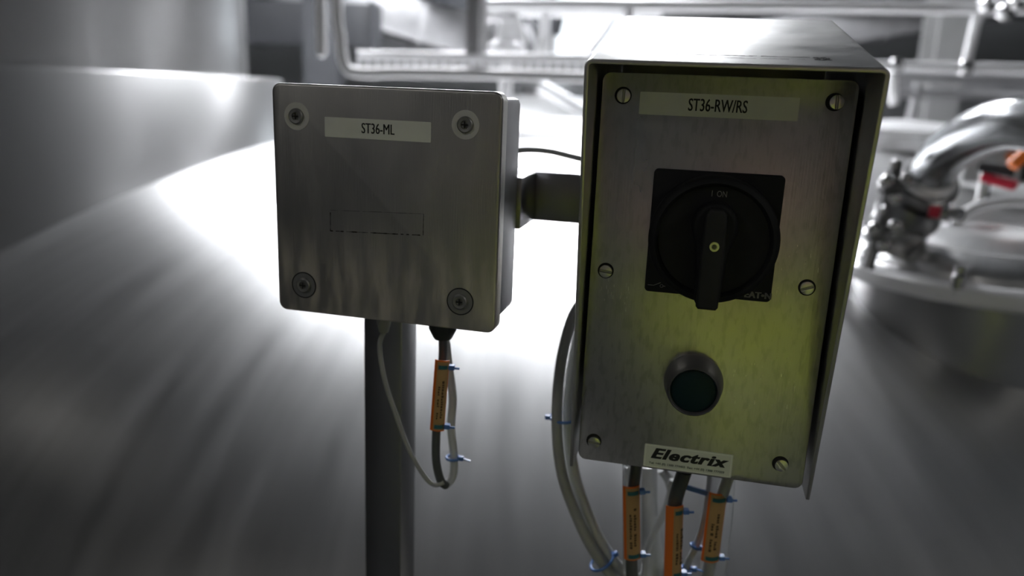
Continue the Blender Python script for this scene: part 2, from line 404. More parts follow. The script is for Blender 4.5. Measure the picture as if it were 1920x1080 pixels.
# tanks further back
def far_tank(x, y, r, ztop, h, label, neck=True):
    t = thing('far_tank', label, 'tank', loc=(x, y, Z0))
    MB().lathe([(r, 0), (r, ztop - h - Z0)], seg=72).build('shell', M['tank'], t, angle=50)
    MB().lathe([(r * sin(a) + .001, ztop - h + h * cos(a) - Z0) for a in [pi / 2 * (1 - i / 20) for i in range(21)]], seg=72).build('dome', M['dome'], t, angle=50)
    if neck:
        MB().lathe([(.26, ztop - Z0 - .06), (.26, ztop - Z0 + .05), (.3, ztop - Z0 + .06), (.3, ztop - Z0 + .085), (.2, ztop - Z0 + .11), (.002, ztop - Z0 + .12)], seg=40).build('hatch_neck', M['seam'], t)
far_tank(.3, 9.0, 1.9, -.02, .5, 'far steel tank behind the dome, seen above the gap between the two boxes')
far_tank(5.4, 8.6, 1.8, -.25, .5, 'far steel tank behind the lower guard rail on the right')
far_tank(-4.2, 8.6, 1.9, -.2, .5, 'far steel tank behind the two-tier vessel')

# ================================================================== manway vessel on the right
MC = at(1850, 516, 1.48); mr = .275
mz = MC.z
mo = Vector((MC.x, MC.y, mz - .18)) - Vector((DC.x, DC.y, Z0))
MB().lathe([(mr - .03, -.05), (mr - .03, .17), (mr, .185)], seg=96).build('manway', M['tank'], big, angle=50, label='round manway with clamped domed lid')
man = [c for c in COL.objects if c.name == 'manway'][0]
man.location = mo
MB().lathe([(mr + .004, .172), (mr + .016, .18), (mr + .016, .2), (mr + .006, .208), (mr - .02, .208), (mr - .03, .2)], seg=96).build('rim', M['rail'], man, angle=50)
MB().lathe([(mr - .03, .203)] + [((mr - .035) * sin(a) + .001, .205 + .07 * cos(a)) for a in [pi / 2 * (1 - i / 16) for i in range(17)]], seg=96).build('lid', M['dome'], man, angle=60)
MB().tube([((mr - .09) * cos(a), (mr - .09) * sin(a), .243) for a in [2 * pi * i / 48 for i in range(48)]], .008, 8, closed=True, smooth=False).build('ring_bead', M['rail'], man)
for i in range(10):
    a = 2 * pi * i / 10 + .25
    c, s_ = cos(a), sin(a)
    MB().lathe([(.012, .19), (.012, .222), (.009, .226)], (c * (mr + .004), s_ * (mr + .004), 0), seg=12).lathe([(.007, .226), (.01, .230), (.01, .236), (.004, .24)], (c * (mr + .004), s_ * (mr + .004), 0), seg=10).build('clamp_bolt', M['clamp'], man)
MB().tube([(.02, -.20, .235), (.04, -.19, .27), (.10, -.17, .285), (.17, -.15, .27), (.20, -.13, .235)], .012, 10).build('lift_handle', M['rail'], man)
MB().tube([(-.08, .02, .262), (-.02, .03, .31), (.08, .0, .32), (.20, -.06, .25)], .011, 10).build('hinge_arm', M['rail'], man)
sg = MB().lathe([(.085, .25), (.085, .285), (.075, .29), (.06, .29), (.055, .28)], (.06, .02, -.02), seg=40).build('sight_glass_ring', M['clamp'], man)
MB().lathe([(.054, .275), (.054, .284)], (.06, .02, -.02), seg=32).build('glass_disc', M['glass'], man)

# pipe bend that comes down to the valve left of the manway
pb = thing('pipe_bend', 'large polished steel pipe bending down beside the manway', 'pipe', loc=(.62, 1.3, -.25))
def rel(o, p): return Vector(p) - Vector(o.location)
p_end = at(1652, 460, 1.34)
path = [Vector((2.5, .45, Z0)), Vector((2.5, .45, -.9)), Vector((2.48, .46, -.45)), Vector((2.25, .55, -.2)), Vector((1.8, .72, -.12)), at(2300, 330, .88), at(2170, 292, .95), at(2050, 252, 1.02), at(1920, 231, 1.12), at(1850, 243, 1.20), at(1794, 273, 1.29), at(1762, 302, 1.35), at(1742, 334, 1.38)]
MB().tube([rel(pb, p) for p in path], .0375, 36, 10).build('bent_tube', M['pipe'], pb, angle=60)
d0 = (path[-1] - path[-2]).normalized()
base = rel(pb, path[-1])
MB().lathe([(.0375, -.012), (.046, -.008), (.048, 0), (.046, .006)], base, d0, 36).build('ferrule', M['rail'], pb)
MB().lathe([(.046, .004), (.054, .008), (.056, .016), (.054, .024), (.046, .028)], base, d0, 36).build('clamp_ring', M['post'], pb)
# butterfly valve below the bend
vb0 = path[-1] + d0 * .030
vend = at(1664, 462, 1.43); dv0 = (vend - vb0).normalized()
vv = thing('butterfly_valve', 'dark looking steel butterfly valve under the pipe bend with a red handle end', 'valve', loc=vb0)
MB().lathe([(.046, 0), (.048, .010), (.040, .016), (.040, .03), (.056, .034), (.058, .05), (.056, .062), (.042, .066)], (0, 0, 0), dv0, 36).build('valve_body', M['post'], vv)
MB().lathe([(.046, .064), (.052, .07), (.052, .082), (.044, .088), (.044, (vend - vb0).length - .02), (.052, (vend - vb0).length - .012), (.052, (vend - vb0).length)], (0, 0, 0), dv0, 36).build('outlet', M['tank'], vv)
MB().lathe([(.016, 0), (.016, .03), (.011, .035), (.011, .055)], dv0 * .05 + Vector((.02, -.045, .01)), (0.5, -1, .1), 20).build('spindle', M['clamp'], vv)
h0 = rel(vv, at(1742, 396, 1.30)); h1 = rel(vv, at(1764, 399, 1.29))
MB().bar(h0, h1, .012, .02, .003).build('handle_end', M['red'], vv, label='dark red handle end')
# cluster of unions and bolts catching the light between the hood and the bend
for (px, py, Y, r, lab) in ((1668, 352, 1.36, .019, 'upper'), (1646, 440, 1.30, .018, 'lower')):
    p = at(px, py, Y)
    u = thing('pipe_union', 'steel pipe union with bright bolt heads, %s of two left of the bend' % lab, 'pipe fitting', loc=p)
    ax = Vector((.25, .2, 1)).normalized()
    MB().lathe([(r * .7, -.03), (r * .7, -.012), (r, -.010), (r, .010), (r * .72, .012), (r * .72, .03)], (0, 0, 0), ax, 6).build('hex_nut', M['post'], u)
    MB().lathe([(r * .55, -.06), (r * .55, .045), (r * .3, .05)], (0, 0, 0), ax, 24).build('pipe_stub', M['post'], u)
    for q in ((-.016, -r, .012), (.018, -r, .018), (.004, -r, -.016)):
        MB().lathe([(.009, -.012), (.012, -.004), (.0125, 0), (.0105, .007), (.006, .011), (.001, .0125)], q, (0.1, -.7, .7), 16).build('bolt_head', M['clamp'], u)
sp = at(1690, 262, 3.0)
fl = thing('far_hatch', 'pale round hatch cover behind the pipe bend, against the hood edge', 'tank hatch', loc=(sp.x, sp.y, dome_z(sp.x, sp.y) + .004))
MB().lathe([(.19, 0), (.19, .05), (.22, .055), (.22, .075), (.15, .10), (.002, .11)], seg=48).build('hatch_cover', M['rail'], fl)

# black and red lever, orange stick and small things behind the manway
l0, l1 = at(1836, 315, 1.75), at(1900, 326, 1.7)
lv = thing('lever', 'black lever with a red underside inside the curve of the pipe bend', 'lever', loc=l0)
MB().bar((0, 0, .004), l1 - l0 + Vector((0, 0, .004)), .03, .022, .004).build('lever_arm', M['rubber'], lv)
MB().bar(Vector((.008, -.003, -.018)), l1 - l0 + Vector((.01, -.003, -.026)), .03, .020, .004).build('red_grip', M['red'], lv, label='red underside strip')
MB().lathe([(.012, -.05), (.012, .02), (.016, .022), (.016, .03)], (.03, .02, -.03), (0, 0, 1), 16).build('lever_stem', M['clamp'], lv)
s0, s1 = at(1897, 312, 1.6), at(1990, 225, 1.6)
st = thing('orange_handle', 'bright orange handle poking out at the right edge under the pipe bend', 'handle', loc=s0)
MB().tube([(0, 0, 0), (s1 - s0) * .5, s1 - s0], .0125, 12).build('grip', M['orange'], st)
MB().tube([(s1 - s0), (s1 - s0) * 1.25], .006, 8).build('shank', M['clamp'], st)
mb_ = at(1880, 400, 2.3)
ctrl = thing('valve_block', 'pale grey box behind the manway lid under the pipe bend', 'control box', loc=(mb_.x, mb_.y, dome_z(mb_.x, mb_.y) + .03))
MB().box(-.17, .17, -.06, .06, .0, .16, .008).build('box_body', M['cable_pale'], ctrl)
MB().box(-.008, .008, -.064, -.06, .01, .15).build('door_gap', M['gap'], ctrl)
for s in (-1, 1): MB().lathe([(.012, 0), (.012, .012), (.008, .016)], (s * .05, -.06, .08), (0, -1, 0), 14).build('latch_button', M['orange'] if s < 0 else M['red'], ctrl)

# ================================================================== guard rails and cable tray
def rail_thing(name, label, paths, r, loc, mt='rail', group=None, balls=()):
    t = thing(name, label, 'rail', loc=loc, group=group)
    for nm, pts in paths: MB().tube([Vector(p) - Vector(loc) for p in pts], r, 14).build(nm, M[mt], t)
    for b in balls: MB().lathe([(.001, -r), (r * .7, -r * .7), (r, 0), (r, r * .1)], Vector(b) - Vector(loc), (0, 0, 1), 20).build('end_cap', M[mt], t)
    return t
Yr = 2.8
b = at(603, 98, Yr); a = Vector((b.x, b.y, Z1))
rail_thing('hanging_rail', 'straight vertical steel tube ending in a rounded cap, leftmost of the rails', [('tube', [a, b])], .019, b, balls=[b])
c = [Vector((-.63, Yr, Z1)), Vector((-.635, Yr, .9)), at(632, 0, Yr), at(638, 70, Yr), at(645, 118, Yr), at(668, 136, Yr), at(760, 136, Yr), at(930, 139, Yr), at(1160, 147, Yr)]
rail_thing('bent_rail', 'steel tube coming down and bending right into a long bright horizontal rail', [('tube', c)], .019, c[4], balls=[])
Yt = 2.92
t0, t1 = at(672, 104, Yt), at(1190, 112, Yt)
tray = thing('cable_tray', 'perforated steel cable tray running behind the bent rail', 'cable tray', loc=t0)
dv = t1 - t0
MB().tube([Vector((0, 0, 0)), dv], .018, 12).build('top_tube', M['rail'], tray)
nrm = dv.normalized()
for i in range(30):
    p = dv * (i / 29)
    MB().bar(p + Vector((0, 0, -.015)), p + Vector((0, 0, -.062)), .012, .004).build('rung', M['rail'], tray)
MB().bar(Vector((0, 0, -.05)), dv + Vector((0, 0, -.05)), .004, .018).build('lower_strip', M['post'], tray)
p0 = at(888, 108, 2.9); p1 = Vector((p0.x, p0.y, Z1))
t = thing('rail_post', 'wide steel upright behind the cable tray, above the gap beside the left box', 'post', loc=p0)
MB().box(-.033, .033, .03, .06, 0, (p1 - p0).z, .004).build('flat_post', M['duct'], t)
MB().tube([(.028, .01, 0), (.028, .01, (p1 - p0).z)], .013, 12).build('tube', M['rail'], t)
Yg = 3.2
g = thing('guard_rail', 'steel guard rail with two horizontal tubes behind the hood on the right', 'rail', loc=at(1818, 126, Yg))
for nm, pa in (('top_tube', [at(905, 8, Yg), at(1400, 11, Yg), at(1870, 17, Yg), at(2100, 20, Yg), at(4200, 80, Yg)]), ('lower_tube', [at(1560, 122, Yg), at(1810, 127, Yg), at(2100, 136, Yg), at(4200, 220, Yg)]), ('upright', [at(2500, 36, Yg), at(2490, 600, Yg)]), ('upright', [at(1180, 11, Yg), Vector((at(1180, 11, Yg).x, Yg, dome_z(at(1180, 11, Yg).x, Yg) - .01))]),
               ('upright', [at(1836, 16, Yg), at(1822, 75, Yg), at(1810, 127, Yg)]), ('upright', [at(1673, 122, Yg + .02), at(1676, 196, Yg + .02)])):
    MB().tube([rel(g, p) for p in pa], .019 if nm != 'top_tube' else .023, 14).build(nm, M['rail'], g)
for q in ((1810, 127), (1680, 124)): MB().lathe([(.001, -.032), (.022, -.026), (.031, 0), (.022, .026), (.001, .032)], rel(g, at(*q, Yg)), (0, 0, 1), 20).build('joint', M['clamp'], g)
g2 = thing('stair_rail', 'fainter steel rail behind the guard rail at the right edge', 'rail', loc=at(1900, 150, 5))
for pa in ([at(1500, 138, 5), at(2100, 152, 5)], [at(1720, 160, 5), at(1700, 260, 5)], [at(1540, 190, 5), at(1760, 175, 5), at(2100, 200, 5)]):
    MB().tube([rel(g2, p) for p in pa], .03, 12).build('tube', M['duct'], g2)
# upright frame at the window
f3 = thing('pipe_stand', 'bright steel pipe frame in front of the lit window', 'frame', loc=at(1022, 100, 4.2))
for pa in ([at(1022, 104, 4.2), at(1022, -50, 4.2)], [at(900, 22, 4.2), at(1240, 22, 4.2)], [at(1100, 104, 4.3), at(1145, 40, 4.3), at(1180, -30, 4.3)]):
    MB().tube([rel(f3, p) for p in pa], .027, 14).build('tube', M['rail'], f3)
# process valve with its elbows, overexposed, left of the frame
pv = thing('process_valve', 'overexposed steel process valve and elbow standing left of the lit window', 'valve', loc=at(950, 106, 3.6))
o_ = at(950, 106, 3.6)
MB().lathe([(.03, dome_z(o_.x, 3.6) - o_.z + .003), (.03, .002)], (0, 0, 0), (0, 0, 1), 20).build('inlet_pipe', M['rail'], pv)
MB().lathe([(.075, 0), (.085, .03), (.08, .05), (.05, .07), (.045, .14), (.06, .15), (.06, .17), (.04, .2), (.001, .21)], (0, 0, 0), (0, 0, 1), 32).build('valve_body', M['rail'], pv)
MB().tube([rel(pv, at(905, 30, 3.6)), rel(pv, at(940, 25, 3.6)), rel(pv, at(965, 50, 3.6)), rel(pv, at(975, 85, 3.6))], .035, 16).build('elbow', M['rail'], pv)
MB().tube([rel(pv, at(985, 45, 3.7)), rel(pv, at(1000, 62, 3.7)), rel(pv, at(1010, 90, 3.7))], .022, 14).build('branch', M['duct'], pv)
MB().tube([rel(pv, at(1010, 108, 3.5)), rel(pv, at(1022, 70, 3.5))], .022, 14).build('lever_arm', M['white'], pv)
# clutter at the top right corner
for (px, py, lab) in ((1852, 8, 'left'), (1885, 22, 'middle'), (1905, 5, 'right')):
    p = at(px, py, 3.1)
    cc = thing('rail_clamp', 'shiny round clamp on the guard rail in the top right corner, %s one' % lab, 'clamp', loc=p)
    MB().lathe([(.015, -.02), (.03, -.016), (.034, 0), (.03, .016), (.015, .02)], (0, 0, 0), (.3, -1, .4), 24).build('clamp_ring', M['clamp'], cc)
    MB().lathe([(.008, .01), (.008, .04), (.012, .042), (.012, .05), (.004, .054)], (0, 0, 0), (.3, -1, .4), 12).build('bolt', M['clamp'], cc)
# pipes seen between the two boxes
for (ya, yb, Y, r, m_, lab) in ((250, 256, 2.4, .006, 'cable', 'thin grey conduit low over the tank dome, upper of the two between the boxes'), (309, 313, 2.0, .0035, 'cable_dark', 'thin dark wire low over the tank dome, lower line between the boxes')):
    a, b = at(700, ya - 12, Y), at(1300, yb + 12, Y)
    o = MB().tube([a, (a + b) / 2, b], r, 10).build('conduit', M[m_]); tag(o, lab, 'conduit')
a, b = at(1012, 160, 3.8), at(1190, 262, 3.8)
o = MB().tube([a, b], .03, 14).build('slanting_pipe', M['rail']); tag(o, 'bright pipe slanting down to the right above the gap between the boxes', 'pipe')

# ================================================================== isolator enclosure
IC, IY = Vector((.1162, .4541, -.1089)), -.217
LC, LY = Vector((-.0824, .4818, -.0733)), -.2439
mm = .001
iso = thing('isolator_enclosure', 'tall steel switch box with hood, black rotary switch and round button', 'switch box', loc=IC, yaw=IY)
def P(u, n, v): return (u * mm, -n * mm, v * mm)     # right, towards the viewer, up
MB().box(-.067, .067, .0025, .143, -.119, .120, .004).build('back_box', M['body'], iso)
pl = MB().prism([(x, z) for x, z in rrect(-.070, .070, -.1225, .1225, .005)], 0, .0024, .0005).build('face_plate', M['plate'], iso)
# hood: folded sheet with tapering sides and a sloping top
def hood_ring(n_of, vtop):
    W, T, R_ = 75, 2.4, 4
    outer = [(-W, -128)] + [(-W + R_ - R_ * cos(a), vtop - R_ + R_ * sin(a)) for a in [pi / 2 * i / 5 for i in range(6)]] + \
            [(W - R_ + R_ * sin(a), vtop - R_ + R_ * cos(a)) for a in [pi / 2 * i / 5 for i in range(6)]] + [(W, -128)]
    r2 = R_ - T
    inner = [(-W + T, -128)] + [(-W + R_ - r2 * cos(a), vtop - R_ + r2 * sin(a)) for a in [pi / 2 * i / 5 for i in range(6)]] + \
            [(W - R_ + r2 * sin(a), vtop - R_ + r2 * cos(a)) for a in [pi / 2 * i / 5 for i in range(6)]] + [(W - T, -128)]
    return [P(u, n_of(v), v) for u, v in outer], [P(u, n_of(v), v) for u, v in inner]
vt = 127.5
oF, iF = hood_ring(lambda v: 2 + 43 * min(1, max(0, (v + 128) / (vt + 122))), vt)
oB, iB = hood_ring(lambda v: -150, vt + 40)
# rear ring follows the side height
n_ = len(oF); vs = oF + iF + oB + iB; fs = []
for i in range(n_ - 1):
    fs += [(i, i + 1, 2 * n_ + i + 1, 2 * n_ + i), (n_ + i + 1, n_ + i, 3 * n_ + i, 3 * n_ + i + 1), (i, n_ + i, n_ + i + 1, i + 1), (2 * n_ + i, 2 * n_ + i + 1, 3 * n_ + i + 1, 3 * n_ + i)]
fs += [(0, 2 * n_, 3 * n_, n_), (n_ - 1, 2 * n_ - 1, 4 * n_ - 1, 3 * n_ - 1)]
hb = MB(); hb.add(vs, fs)
bmesh.ops.recalc_face_normals(hb.bm, faces=hb.bm.faces)
fe = [e for e in hb.bm.edges if abs(e.calc_face_angle(0)) > 1.0]
bmesh.ops.bevel(hb.bm, geom=fe, offset=.0005, segments=2, affect='EDGES', profile=.5)
hood = hb.build('hood', M['hood'], iso, angle=40)
MB().box(-.0725, .0725, .1465, .1485, -.126, .163).build('rear_light_block', M['body'], iso)  # unseen plate added to keep light from behind out of the hood
# outline of old tape glue on the hood top
def top_pt(u, n, lift=.15): return P(u, n, vt + (45 - n) * 40 / 195 + lift)
gm = MB()
def strip(pts, w_):
    for (u0, n0), (u1, n1) in zip(pts, pts[1:]):
        d = Vector((u1 - u0, n1 - n0)).normalized(); s = Vector((-d.y, d.x)) * w_ * random.uniform(.3, .9)
        if random.random() < .13: continue
        gm.add([top_pt(u0 - s.x, n0 - s.y), top_pt(u1 - s.x, n1 - s.y), top_pt(u1 + s.x, n1 + s.y), top_pt(u0 + s.x, n0 + s.y)], [(0, 1, 2, 3)])
strip([(-47 + i * 2.05, 30 - i * .06 + random.uniform(-.3, .3)) for i in range(47)], .6)
strip([(-34 + i * 2.05, 22 - i * .06 + random.uniform(-.4, .4)) for i in range(41)], .9)
strip([(49, 20 + i) for i in range(9)], .35)
for i in range(70):
    u, n = 41 + random.uniform(0, 8), 19.5 + random.uniform(0, 8); s = random.uniform(.5, 1.6)
    gm.add([top_pt(u, n), top_pt(u + s, n + .2), top_pt(u + s * .7, n + s), top_pt(u - .1, n + s * .6)], [(0, 1, 2, 3)])
gm.build('glue_outline', M['grime'], hood, label='dark outline of removed tape')
# drip scratches on the plate
sc = MB()
for i in range(60):
    u, v = random.choice(((random.uniform(-66, -45), random.uniform(-20, 6)), (random.uniform(20, 62), random.uniform(-72, -38)), (random.uniform(40, 62), random.uniform(0, 30))))
    L_, w_ = random.uniform(1.0, 3.5), random.uniform(.1, .28)
    sc.add([P(u, .08, v), P(u + w_, .08, v + .2), P(u + w_ * .6 + random.uniform(-.4, .4), .08, v - L_), P(u - w_ * .3, .08, v - L_ * .7)], [(0, 1, 2, 3)])
sc.build('drip_marks', mat('dried_drip', (.80, .80, .74), .5, .3), pl, kind='stuff')
# screws: slotted heads standing in dark clearance holes
def slot_screw(u, v, ang, off=(0.6, -0.2), r=4.0, slot=True):
    s = MB().lathe([(4.9 * mm, 0), (4.9 * mm, .00025)], P(u, .0, v), (0, -1, 0), 32).build('screw', M['gap'], iso)
    c_ = (u + off[0], v + off[1])
    hd = MB()
    ca, sa = cos(radians(ang)), sin(radians(ang))
    for sd in (-1, 1):    # two half heads either side of the slot
        pts = []
        g_ = .55
        th0 = math.asin(g_ / r)
        for k in range(17):
            a = th0 + (pi - 2 * th0) * k / 16
            x, y = r * cos(a), sd * r * sin(a)
            pts.append(((c_[0] + x * ca - y * sa) * mm, (c_[1] + x * sa + y * ca) * mm))
        hd.prism(pts if sd > 0 else pts[::-1], -.0016, -.0002, .0004)
    hd.build('screw_head', M['screw'], s)
    MB().lathe([(r * .97 * mm, .0002), (r * .97 * mm, .0009)], P(c_[0], 0, c_[1]), (0, -1, 0), 28).build('slot_floor', M['dull_screw'], s)
for a_ in ((-57.6, 109.7, 88, (.4, -.2)), (58.3, 110.7, 92, (1.0, 0)), (-60.5, 5.0, -6, (.1, -.3)), (56.9, 5.4, 22, (.1, -.1)), (-60.4, -108.6, -8, (.3, -.8)), (55.4, -107.2, -47, (.7, -.8))):
    slot_screw(a_[0], a_[1] if abs(a_[1]) > 20 else a_[1], a_[2], a_[3])
# name label
nl = MB().prism(rrect(-.0478, .0400, .0995, .1123, .0006), -.0003, 0).build('name_label', M['label'], iso)
text('ST36-RW/RS', .0098, -.0038, .1057, -.00036, M['ink'], nl, width=.0325, bold=.00005, fat=.00010)
# switch plate with writing
cu, cv = .6, 32.3
sp_ = MB().prism(rrect((cu - 36.6) * mm, (cu + 36.6) * mm, (cv - 36.8) * mm, (cv + 36.8) * mm, .0025), -.005, 0, .0008).build('switch_plate', M['black'], iso)
text('EAT\u2022N', .0052, (cu + 29.2) * mm, (cv - 33.2) * mm, -.0051, M['print_grey'], sp_, width=.0150, bold=.0001, fat=.0002)
sy = MB()
for a, b in (((-34.8, -32.6), (-31.2, -32.6)), ((-31.2, -32.6), (-27.2, -30.6)), ((-25.7, -32.6), (-24.4, -32.6))):
    sy.bar(P(cu + a[0], 5.08, cv + a[1]), P(cu + b[0], 5.08, cv + b[1]), .00035, .00015, up=(0, -1, 0))
sy.tube([P(cu - 26.6 + .9 * cos(k * pi / 6), 5.1, cv - 32.6 + .9 * sin(k * pi / 6)) for k in range(12)], .00016, 6, closed=True, smooth=False)
sy.build('switch_symbol', M['print_grey'], sp_)
# rotary knob
kb = MB().lathe([(.0355, .005), (.0362, .0065), (.0362, .021), (.0350, .0235), (.0325, .0245), (.0315, .0235), (.0305, .0205), (.0150, .0195), (.0001, .0195)], P(cu, 0, cv), (0, -1, 0), 72).build('rotary_knob', M['black'], iso, angle=50)
gp = []
for k in range(13):      # broad round hub at the top, narrow grip below
    a = radians(-18 + 216 * k / 12); gp.append((cu + 12.5 * cos(a), cv + 9.0 + 13.5 * sin(a)))
gp += [(cu - 8.8, cv - 6), (cu - 7.6, cv - 33.0), (cu - 6.0, cv - 36.2), (cu + 5.0, cv - 36.2), (cu + 6.6, cv - 33.0), (cu + 8.2, cv - 6)]
hub = MB().prism([(x * mm, z * mm) for x, z in gp], -.031, -.0195, .003, 3).build('grip_base', M['black'], kb)
rg = [(cu - 5.8, cv + 17), (cu - 4.0, cv + 20), (cu + 3.2, cv + 20), (cu + 5.6, cv + 17), (cu + 6.2, cv - 6), (cu + 5.6, cv - 34.4), (cu + 4.4, cv - 35.9), (cu - 5.2, cv - 35.9), (cu - 6.4, cv - 34.4), (cu - 6.4, cv - 6)]
MB().prism([(x * mm, z * mm) for x, z in rg[::-1]], -.0405, -.030, .0018, 3).build('grip_ridge', M['grip'], kb)
text('I  ON', .0048, (cu + .8) * mm, (cv + 26.2) * mm, -.0206, M['print_grey'], kb, width=.0082)
cs = MB().lathe([(.0026, .0404), (.0026, .0411), (.0015, .0411), (.0013, .0405)], P(cu + .3, 0, cv), (0, -1, 0), 20).build('centre_screw', M['screw'], kb)
MB().lathe([(.0012, .0405), (.0012, .0408)], P(cu + .3, 0, cv), (0, -1, 0), 6).build('socket', M['gap'], kb) if False else None
# push button
bu, bv = -1.6, -59.5
bz = MB().lathe([(.0172, 0), (.0178, .002), (.0178, .006), (.0160, .017), (.0152, .0205), (.0144, .0215), (.0138, .0208), (.0136, .0170)], P(bu, 0, bv), (0, -1, 0), 64).build('push_button', M['bezel'], iso, angle=50)
MB().lathe([(.0135, .0165), (.0135, .0182), (.0125, .0188), (.0001, .0180)], P(bu, 0, bv), (0, -1, 0), 48).build('button_cap', M['button'], bz, label='dark blue-green cap')
# brand label
bl = MB().prism(rrect(-.0277, .0272, -.1213, -.1056, .0006), -.0003, 0).build('brand_label', M['brand'], iso)
bo = MB()
for (x0, x1, z0, z1) in ((-27.0, 26.5, -106.5, -106.2), (-27.0, 26.5, -120.8, -120.5), (-27.0, -26.7, -120.8, -106.2), (26.2, 26.5, -120.8, -106.2)):
    bo.box(x0 * mm, x1 * mm, -.00036, -.0003, z0 * mm, z1 * mm)
bo.build('border_line', M['brand_edge'], bl)
text('Electrix', .0098, -.0008, -.1117, -.00036, M['ink'], bl, shear=.32, bold=.00030, width=.0478, spacing=1.12, fat=.00030)
text('Tel: +44 (0) 1388 774455  Fax: +44 (0) 1388 777359', .0020, -.0006, -.1183, -.00034, M['brand_small'], bl, 'small_print', width=.0470, bold=.00006, fat=.00006)
# glands below
def gland(parent, x, y, z, r, m_='gland'):
    MB().lathe([(r * .95, .004), (r * .95, 0), (r, -.001), (r, -.008), (r * .93, -.009), (r * .90, -.014), (r * .62, -.020), (r * .55, -.021)], (x, y, z), (0, 0, 1), 18).build('cable_gland', M[m_], parent)
gland(iso, -.0335, .045, -.120, .0085)
gland(iso, .0040 - .004, .040, -.119, .0105)
gland(iso, .0300, .045, -.120, .0085)

# ================================================================== junction box
jb = thing('junction_box', 'square grey steel junction box with four corner screws and a small white label', 'junction box', loc=LC, yaw=LY)
MB().box(-.0715, .0715, .0145, .060, -.0700, .0700, .004).build('box_body', M['body'], jb)
MB().box(-.069, .069, .011, .0146, -.067, .067).build('gasket', M['rubber'], jb)
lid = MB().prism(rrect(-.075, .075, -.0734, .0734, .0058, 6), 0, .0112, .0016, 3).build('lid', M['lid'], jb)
for (u, v, dk) in ((-57.9, 53.5, 0), (52.6, 53.6, 0), (-55.9, -54.9, 1), (51.9, -54.7, 1)):
    s = MB().lathe([(8.6 * mm, 0), (8.6 * mm, .0002)], P(u, 0, v), (0, -1, 0), 36).build('screw', M['washer'] if not dk else M['dull_screw'], jb)
    if dk: MB().lathe([(8.8 * mm, 0), (8.8 * mm, .0003), (8.1 * mm, .0003), (8.1 * mm, 0)], P(u, 0, v), (0, -1, 0), 36).build('washer_edge', M['rubber'], s)
    MB().lathe([(5.0 * mm, .0002), (4.9 * mm, .0014), (4.2 * mm, .0020), (2.6 * mm, .0018), (2.4 * mm, .0008)], P(u, 0, v), (0, -1, 0), 28).build('screw_head', M['dull_screw'], s)
    MB().bar(P(u - 2, 2.0, v), P(u + 2, 2.0, v), .0008, .0003, up=(0, -1, 0)).bar(P(u, 2.0, v - 2), P(u, 2.0, v + 2), .0008, .0003, up=(0, -1, 0)).build('cross_slot', M['gap'], s)
jl = MB().prism(rrect(-.0387, .0311, .0420, .0541, .0006), -.0003, 0).build('name_label', M['label'], jb)
text('ST36-ML', .0088, -.0032, .0481, -.00036, M['ink'], jl, width=.0215, bold=0, fat=.00011)
gh = MB()
random.seed(3)
def gstrip(a, b, n, w_):
    for i in range(n):
        if random.random() < .12: continue
        t0, t1 = i / n, (i + 1) / n
        p, q = [(a[0] + (b[0] - a[0]) * t, a[1] + (b[1] - a[1]) * t) for t in (t0, t1)]
        ww = w_ * random.uniform(.3, 1); dx, dz = (0, ww) if abs(b[0] - a[0]) > 10 else (ww, 0)
        gh.add([P(p[0] - dx, .08, p[1] - dz), P(q[0] - dx, .08, q[1] - dz), P(q[0] + dx, .08, q[1] + dz), P(p[0] + dx, .08, p[1] + dz)], [(0, 1, 2, 3)])
gstrip((-36, -3.8), (27, -1.4), 34, .12); gstrip((-36.2, -17.2), (26.8, -14.8), 34, .38); gstrip((-36, -3.8), (-36.2, -17.2), 9, .3); gstrip((27, -1.4), (26.8, -14.8), 9, .3)
gh.build('glue_outline', M['grime'], lid, label='faint dark outline of a removed label')
wm = MB()
for i in range(240):
    u, v = random.uniform(-48, 66), random.triangular(-68, -12, -50)
    L_, w_ = random.uniform(1.5, 7), random.uniform(.1, .4); sl = random.uniform(-.5, .2)
    wm.add([P(u, .06, v), P(u + w_, .06, v), P(u + w_ * .8 - L_ * sl * .5, .06, v - L_), P(u - L_ * sl * .5, .06, v - L_ * .9)], [(0, 1, 2, 3)])
wm.build('rub_marks', mat('pale_rub_mark', (.52, .48, .43), .5, .55), lid, kind='stuff')  # scratches; their warm grey also stands in for reflected brightness
gland(jb, -.0125, .030, -.0700, .0055, 'cable')
gland(jb, .0305, .030, -.0695, .0105)

# ================================================================== stand (post and cross arm)
stand = thing('mounting_stand', 'square steel tube post with a cross arm carrying both boxes', 'stand', loc=LC, yaw=LY)
post_z = dome_z(-.06, .66)
MB().box(-.0425, -.0120, .061, .0915, -.95 - LC.z, .018, .0015).build('upright_post', M['post'], stand)
MB().box(-.0425, .0735, .0612, .105, -.017, .0180, .0012).build('spacer_tube', M['post'], stand)
MB().box(.040, .1135, .1052, .140, -.017, .0182, .0012).build('cross_arm', M['post'], stand)
MB().box(-.08, .03, .03, .13, -.962 - LC.z, -.95 - LC.z).build('foot_plate', M['post'], stand)

